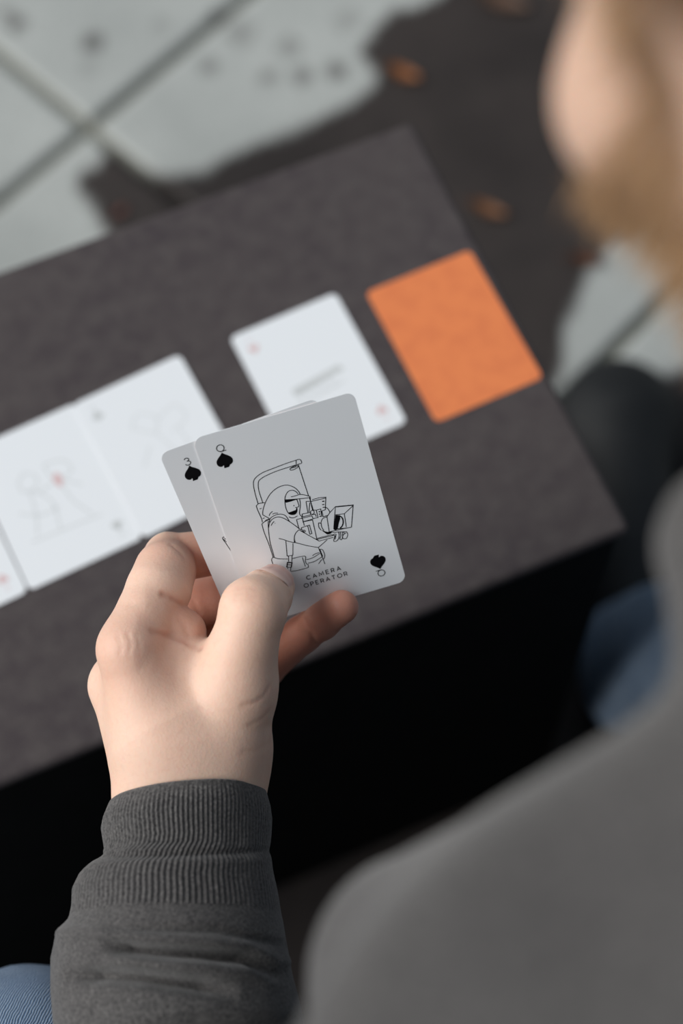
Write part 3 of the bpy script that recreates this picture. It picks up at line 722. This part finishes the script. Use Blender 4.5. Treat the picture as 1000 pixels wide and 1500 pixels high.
# eyes
ew = Mat('eye', 0.15, 0.5); ew.base((.75, .73, .70)); ei = Mat('iris', 0.2, 0.5); ei.base((.06, .09, .12))
for s in (-1, 1):
    bm = bmesh.new(); bmesh.ops.create_uvsphere(bm, u_segments=20, v_segments=12, radius=11.5 * MM)
    for v in bm.verts: v.co = Vector((HC + HB @ np.array([s * 31, 75, 9])) * MM) + Matrix(HB.tolist()) @ Vector((v.co.x, v.co.z, v.co.y))
    m2 = bpy.data.meshes.new('eye'); bm.to_mesh(m2); bm.free(); m2.materials.append(ew.m); m2.materials.append(ei.m)
    cE = HC + HB @ np.array([s * 31, 75, 9])
    for f in m2.polygons:
        if (np.array(f.center) / MM - cE) @ (hf * .8 - hu * .6) > 10.4: f.material_index = 1
    link('eye', m2, None, body)

# beard and hair strands
hm = Mat('hair', 0.55, 0.3); hm.base(hm.mix(hm.mapr(hm.noise(60, 3), .3, .7), (.20, .105, .045), (.36, .21, .10)))
hd = Mat('head_hair', 0.55, 0.3); hd.base(hd.mix(hd.mapr(hd.noise(60, 3), .3, .7), (.10, .055, .028), (.19, .11, .055)))
def strands(name, mask, n, L, w, dirfn, mat):
    pr = mask / mask.sum(); idx = RNG.choice(len(Vb), n, p=pr); P = Vb[idx] + RNG.normal(0, 1.6, (n, 3)); Nn = Nb[idx]
    D = dirfn(Nn) + RNG.normal(0, .22, (n, 3)); D /= np.linalg.norm(D, axis=1)[:, None]
    sd_ = np.cross(D, Nn); sd_ /= np.linalg.norm(sd_, axis=1)[:, None] + 1e-9; LL = L * RNG.uniform(.6, 1.2, n)[:, None]
    a = P - Nn * .8; b = P + D * LL * .55 + Nn * LL * .12; c_ = P + D * LL
    Vx = np.stack([a - sd_ * w, a + sd_ * w, b + sd_ * w * .8, b - sd_ * w * .8, c_ + sd_ * .05, c_ - sd_ * .05], 1).reshape(-1, 3)
    k = np.arange(n)[:, None] * 6; Qx = np.concatenate([k + np.array([0, 1, 2, 3]), k + np.array([3, 2, 4, 5])])
    o = mine(link(name, np_mesh(name, Vx, Qx), mat, person)); o['kind'] = 'stuff'; return o
down = -hu * .9 + hf * .35
strands('beard', np.where(bmk > .3, bmk, 0), 11000, 9, .24, lambda N: N * .55 + down * .75, hm.m)
strands('hair', np.where(smk > .3, smk, 0), 9000, 24, .4, lambda N: N * .30 - hf * .75 - hu * .15, hd.m)

# --- clothing
knit = Mat('charcoal_knit', 0.95, 0.1)
k1 = knit.noise(900, 3, .7); k2 = knit.noise(260, 3); k3 = knit.noise(18, 2)
c = knit.mix(knit.mapr(k1, .35, .68), (.031, .030, .0305), (.148, .141, .136)); c = knit.mix(knit.mapr(k2, .4, .7, 0, .5), c, (.070, .067, .066)); c = knit.mix(knit.mapr(k3, .3, .7, 0, .25), c, (.072, .066, .068))
knit.base(c).bump(k1, .6, .0006).bump(k2, .3, .0008); knit.b.inputs['Sheen Weight'].default_value = .25; knit.b.inputs['Sheen Roughness'].default_value = .5
def shirt_fn(p):
    d = sd_cone(p, NECK + [0, -14, -16], CHEST, 84, 146); d = smin(d, sd_cone(p, CHEST, PELV + [0, 0, 30], 148, 146), 40)
    for sh, el, wr in ((SHL, ELB, WRI), (SHR, ELR, WRR)):
        d = smin(d, sd_cone(p, NECK + [0, -12, -14], sh, 68, 62), 30); d = smin(d, sd_cone(p, sh, el, 62, 54), 22)
        w2 = el + (wr - el) * (.38 if wr is WRI else .92); d = smin(d, sd_cone(p, el, w2, 54, 44 if wr is WRI else 36), 14)
    d = smin(d, sd_cone(p, J(1115, 800, 372), J(1280, 1150, 350), 22, 40), 30); d = smin(d, sd_cone(p, J(1130, 1420, 345), J(630, 1440, 428), 55, 32), 18)
    # knit gathers in soft diagonal folds
    a = (p @ np.array([.55, -.55, .62])); d = d + 3.0 * np.sin(a / 17 + 2.2 * value_noise(p, 85, 9)) * (.4 + .6 * value_noise(p, 120, 4)) + 5 * value_noise(p, 70, 8)
    for P, amp, w in FOLDS: d = d + amp * np.exp(-(sd_poly(p, P) / w) ** 2)
    return d
FOLDS = []
FOLDS = [([trace(x, y, shirt_fn, 200) for x, y in ((640, 1510), (760, 1440), (880, 1360), (1000, 1270))], 22, 26)]
Vs, Qs, Ns = sdf_mesh(shirt_fn, (-420, -690, 380), (330, -10, 960), 5.0, 1)
shirt = mine(link('sweatshirt', np_mesh('sweatshirt', Vs, Qs), knit.m, person))
# the visible left sleeve and its doubled ribbed cuff, lofted along the forearm
ROWS = [(1160, 165, 386), (1166, 161, 388), (1172, 158, 390), (1190, 151, 395), (1207, 148, 397), (1222, 150, 396), (1240, 153, 395), (1252, 150, 395), (1262, 137, 397), (1280, 119, 400), (1300, 109, 404), (1325, 107, 408), (1343, 103, 411),
        (1354, 95, 414), (1372, 83, 418), (1400, 77, 424), (1450, 77, 434), (1500, 82, 444), (1560, 85, 455), (1640, 82, 470), (1760, 78, 492), (2060, 40, 545)]
def dep(y): return 664 - (y - 1168) * 29.0 / 332
RW = np.array(ROWS, float); axis = un(265, 1500, dep(1500)) - un(274, 1168, dep(1168)); axis /= np.linalg.norm(axis)
cdir = CAMR[:, 2]; e2 = cdir - (cdir @ axis) * axis; e2 /= np.linalg.norm(e2); e1 = np.cross(axis, e2); e1 = e1 if e1 @ CAMR[:, 0] > 0 else -e1
E1, E2 = e1, e2
def sleeve_part(name, y0, y1, ny, nth, ribs, parent, inner):
    ys = np.linspace(y0, y1, ny); th = np.linspace(0, 2 * np.pi, nth, endpoint=False); Vx = []
    for y in ys:
        xl = np.interp(y, RW[:, 0], RW[:, 1]); xr = np.interp(y, RW[:, 0], RW[:, 2]); d = dep(y); c_ = un((xl + xr) / 2, y, d); a = (xr - xl) / 2 * d / FPX; b = a * .94
        tl = np.interp(y, [1169, 1250], [.09, .03]); e1 = E1 - tl * axis; e2 = E2 - .4 * tl * axis
        near = np.clip(np.sin(th), 0, 1); im_y = y - 24 * near; im_x = (xl + xr) / 2 + np.cos(th) * (xr - xl) / 2
        dr = np.zeros(nth)
        if ribs: dr += .36 * np.cos(ribs * th) * np.clip((y - 1171) / 26, 0, 1) * (.12 + .88 * np.abs(np.sin(th)) ** 1.5) + (-2.2 * np.exp(-((im_y - 1249) / 6) ** 2) + 1.0 * np.exp(-((im_y - 1264) / 9) ** 2)) * (.15 + .85 * near)
        if y > 1335:
            g1 = np.interp(im_x, [130, 180, 252, 310, 370, 410], [1372, 1379, 1388, 1394, 1404, 1428]); m1 = np.clip((im_x - 165) / 40, 0, 1) * np.clip((425 - im_x) / 60, 0, 1)
            g2 = np.interp(im_x, [100, 134, 176, 226, 302, 400], [1416, 1419, 1419, 1423, 1436, 1462]); m2 = np.clip((im_x - 110) / 40, 0, 1) * np.clip((360 - im_x) / 50, 0, 1)
            g3 = np.interp(im_x, [140, 250, 330, 430], [1352, 1356, 1362, 1392]); m3 = np.clip((im_x - 170) / 60, 0, 1)
            g4 = np.interp(im_x, [120, 300, 430], [1520, 1490, 1500])
            dr += near ** .5 * (-9.0 * m1 * np.exp(-((im_y - g1) / 9) ** 2) - 9.0 * m2 * np.exp(-((im_y - g2) / 10) ** 2) - 2.2 * m3 * np.exp(-((im_y - g3) / 6) ** 2) - 4 * np.exp(-((im_y - g4) / 12) ** 2) + 2.5 * m1 * np.exp(-((im_y - g1 - 19) / 10) ** 2) + 2.5 * np.exp(-((im_y - g1 + 16) / 9) ** 2))
        p = c_ + np.outer((a + dr) * np.cos(th), e1) + np.outer((b + dr) * np.sin(th), e2)
        p = p + (value_noise(p, 26, 3) * (.7 if ribs else 1.0) + value_noise(p, 9, 5) * .35)[:, None] * (np.outer(np.cos(th), e1) + np.outer(np.sin(th), e2))
        Vx.append(p)
    if inner:        # rolled rim and inside of the cuff
        p0 = Vx[0]; cc = p0.mean(0); Vx = [cc + (p0 - cc) * .93 + axis * 9, cc + (p0 - cc) * .94 + axis * 1.5, cc + (p0 - cc) * .975 - axis * .5] + Vx
    m = len(Vx); Vx = np.concatenate(Vx); I_ = np.arange(m * nth).reshape(m, nth); R2 = np.roll(I_, -1, 1)
    Qx = np.stack([I_[:-1], R2[:-1], R2[1:], I_[1:]], -1).reshape(-1, 4)
    return link(name, np_mesh(name, Vx, Qx), knit.m, parent)
sleeve_part('ribbed_cuff', 1169, 1344, 90, 880, 110, shirt, True)
sleeve_part('sleeve', 1340, 2060, 170, 300, 0, shirt, False)

# jeans
jn = Mat('denim', 0.9, 0.15)
mp = jn.n('ShaderNodeMapping'); mp.inputs['Rotation'].default_value = (0.2, 0.1, .55); jn.l(jn.co(), mp.inputs['Vector'])
wv = jn.n('ShaderNodeTexWave'); wv.inputs['Scale'].default_value = 300; wv.inputs['Distortion'].default_value = 3.5; wv.inputs['Detail'].default_value = 2; jn.l(mp.outputs[0], wv.inputs['Vector'])
j1 = jn.noise(24, 3); j2 = jn.noise(700, 2)
c = jn.mix(wv.outputs['Fac'], (.035, .085, .18), (.46, .56, .68)); c = jn.mix(jn.mapr(j1, .35, .7, 0, .35), c, (.07, .14, .26)); jn.base(c).bump(wv.outputs['Fac'], .5, .0006).bump(j2, .3, .0005)
HIPL, HIPR = np.array([-105., -490, 468]), np.array([80., -525, 462]); KNL, KNR = np.array(KNEEL, float), np.array(KNEER, float); ANL, ANR = np.array([-385., -255, 15]), np.array([86., 22, 22])
def jean_fn(p):
    d = sd_cone(p, PELV + [-60, 0, -5], PELV + [60, 0, -5], 116, 116)
    for h, k, a in ((HIPL, KNL, ANL), (HIPR, KNR, ANR)):
        d = smin(d, sd_cone(p, h, k, 88, 62), 24); d = smin(d, sd_cone(p, k, a, 60, 58), 8)
    d = np.maximum(d, GZ + 62 - p[:, 2])
    return d + 2.5 * value_noise(p, 38, 6) + 1.2 * value_noise(p, 16, 7)
Vj, Qj, Nj = sdf_mesh(jean_fn, (-520, -660, -40), (300, 140, 640), 5.0, 1)
jeans = mine(link('jeans', np_mesh('jeans', Vj, Qj), jn.m, person))
# shoes
sm_ = Mat('black_leather', 0.6, 0.3); sm_.base(sm_.mix(sm_.mapr(sm_.noise(80, 3), .3, .7), (.011, .012, .013), (.018, .019, .02))).bump(sm_.noise(500, 2), .2, .0005)
so = Mat('shoe_sole', 0.9, 0.2); so.base((.012, .012, .012))
def shoe(an, toe):
    an = np.array(an, float); toe = np.array(toe, float); f = toe - an; f[2] = 0; Ls = np.linalg.norm(f); f /= Ls; r_ = np.array([f[1], -f[0], 0])
    heel = np.array([an[0], an[1], GZ]) - f * 45; Bm = np.stack([r_, f, np.array([0, 0, 1.])], 1); L = Ls + 45
    def fn(p):
        q = (p - heel) @ Bm
        d = sd_ell(q, (0, 45, 40), (38, 52, 42)); d = smin(d, sd_cone(q, (0, 60, 62), (6, L - 60, 30), 40, 36), 20); d = smin(d, sd_ell(q, (6, L - 58, 28), (51, 58, 34)), 20); d = smin(d, sd_cone(q, (0, 45, 60), (0, 42, 115), 42, 44), 15)
        d = smax(d, 10 - q[:, 2], 3); return d
    def fs(p):
        q = (p - heel) @ Bm; g = q * np.array([1, 1, 0]); e = sd_cone(g, (0, 44, 0), (6, L - 56, 0), 42, 54); return np.maximum(e, np.abs(q[:, 2] - 7) - 7)
    pts = np.array([heel - f * 30, heel + f * (L + 30)]); l_ = pts.min(0) - 75; h_ = pts.max(0) + 75; l_[2] = GZ - 12; h_[2] = GZ + 175
    a, b, _ = sdf_mesh(fn, l_, h_, 4, 1); s = mine(link('shoe', np_mesh('shoe', a, b), sm_.m, person))
    a, b, _ = sdf_mesh(fs, l_, h_, 4, 0); link('sole', np_mesh('sole', a, b), so.m, s)
shoe(ANR, (190, 296, 0)); shoe(ANL, (-420, -48, 0))

# the block the person sits on
seat = tag(empty('seat_block', (-15, -560, GZ)), 'dark grey block seat under the person in jeans', 'seat')
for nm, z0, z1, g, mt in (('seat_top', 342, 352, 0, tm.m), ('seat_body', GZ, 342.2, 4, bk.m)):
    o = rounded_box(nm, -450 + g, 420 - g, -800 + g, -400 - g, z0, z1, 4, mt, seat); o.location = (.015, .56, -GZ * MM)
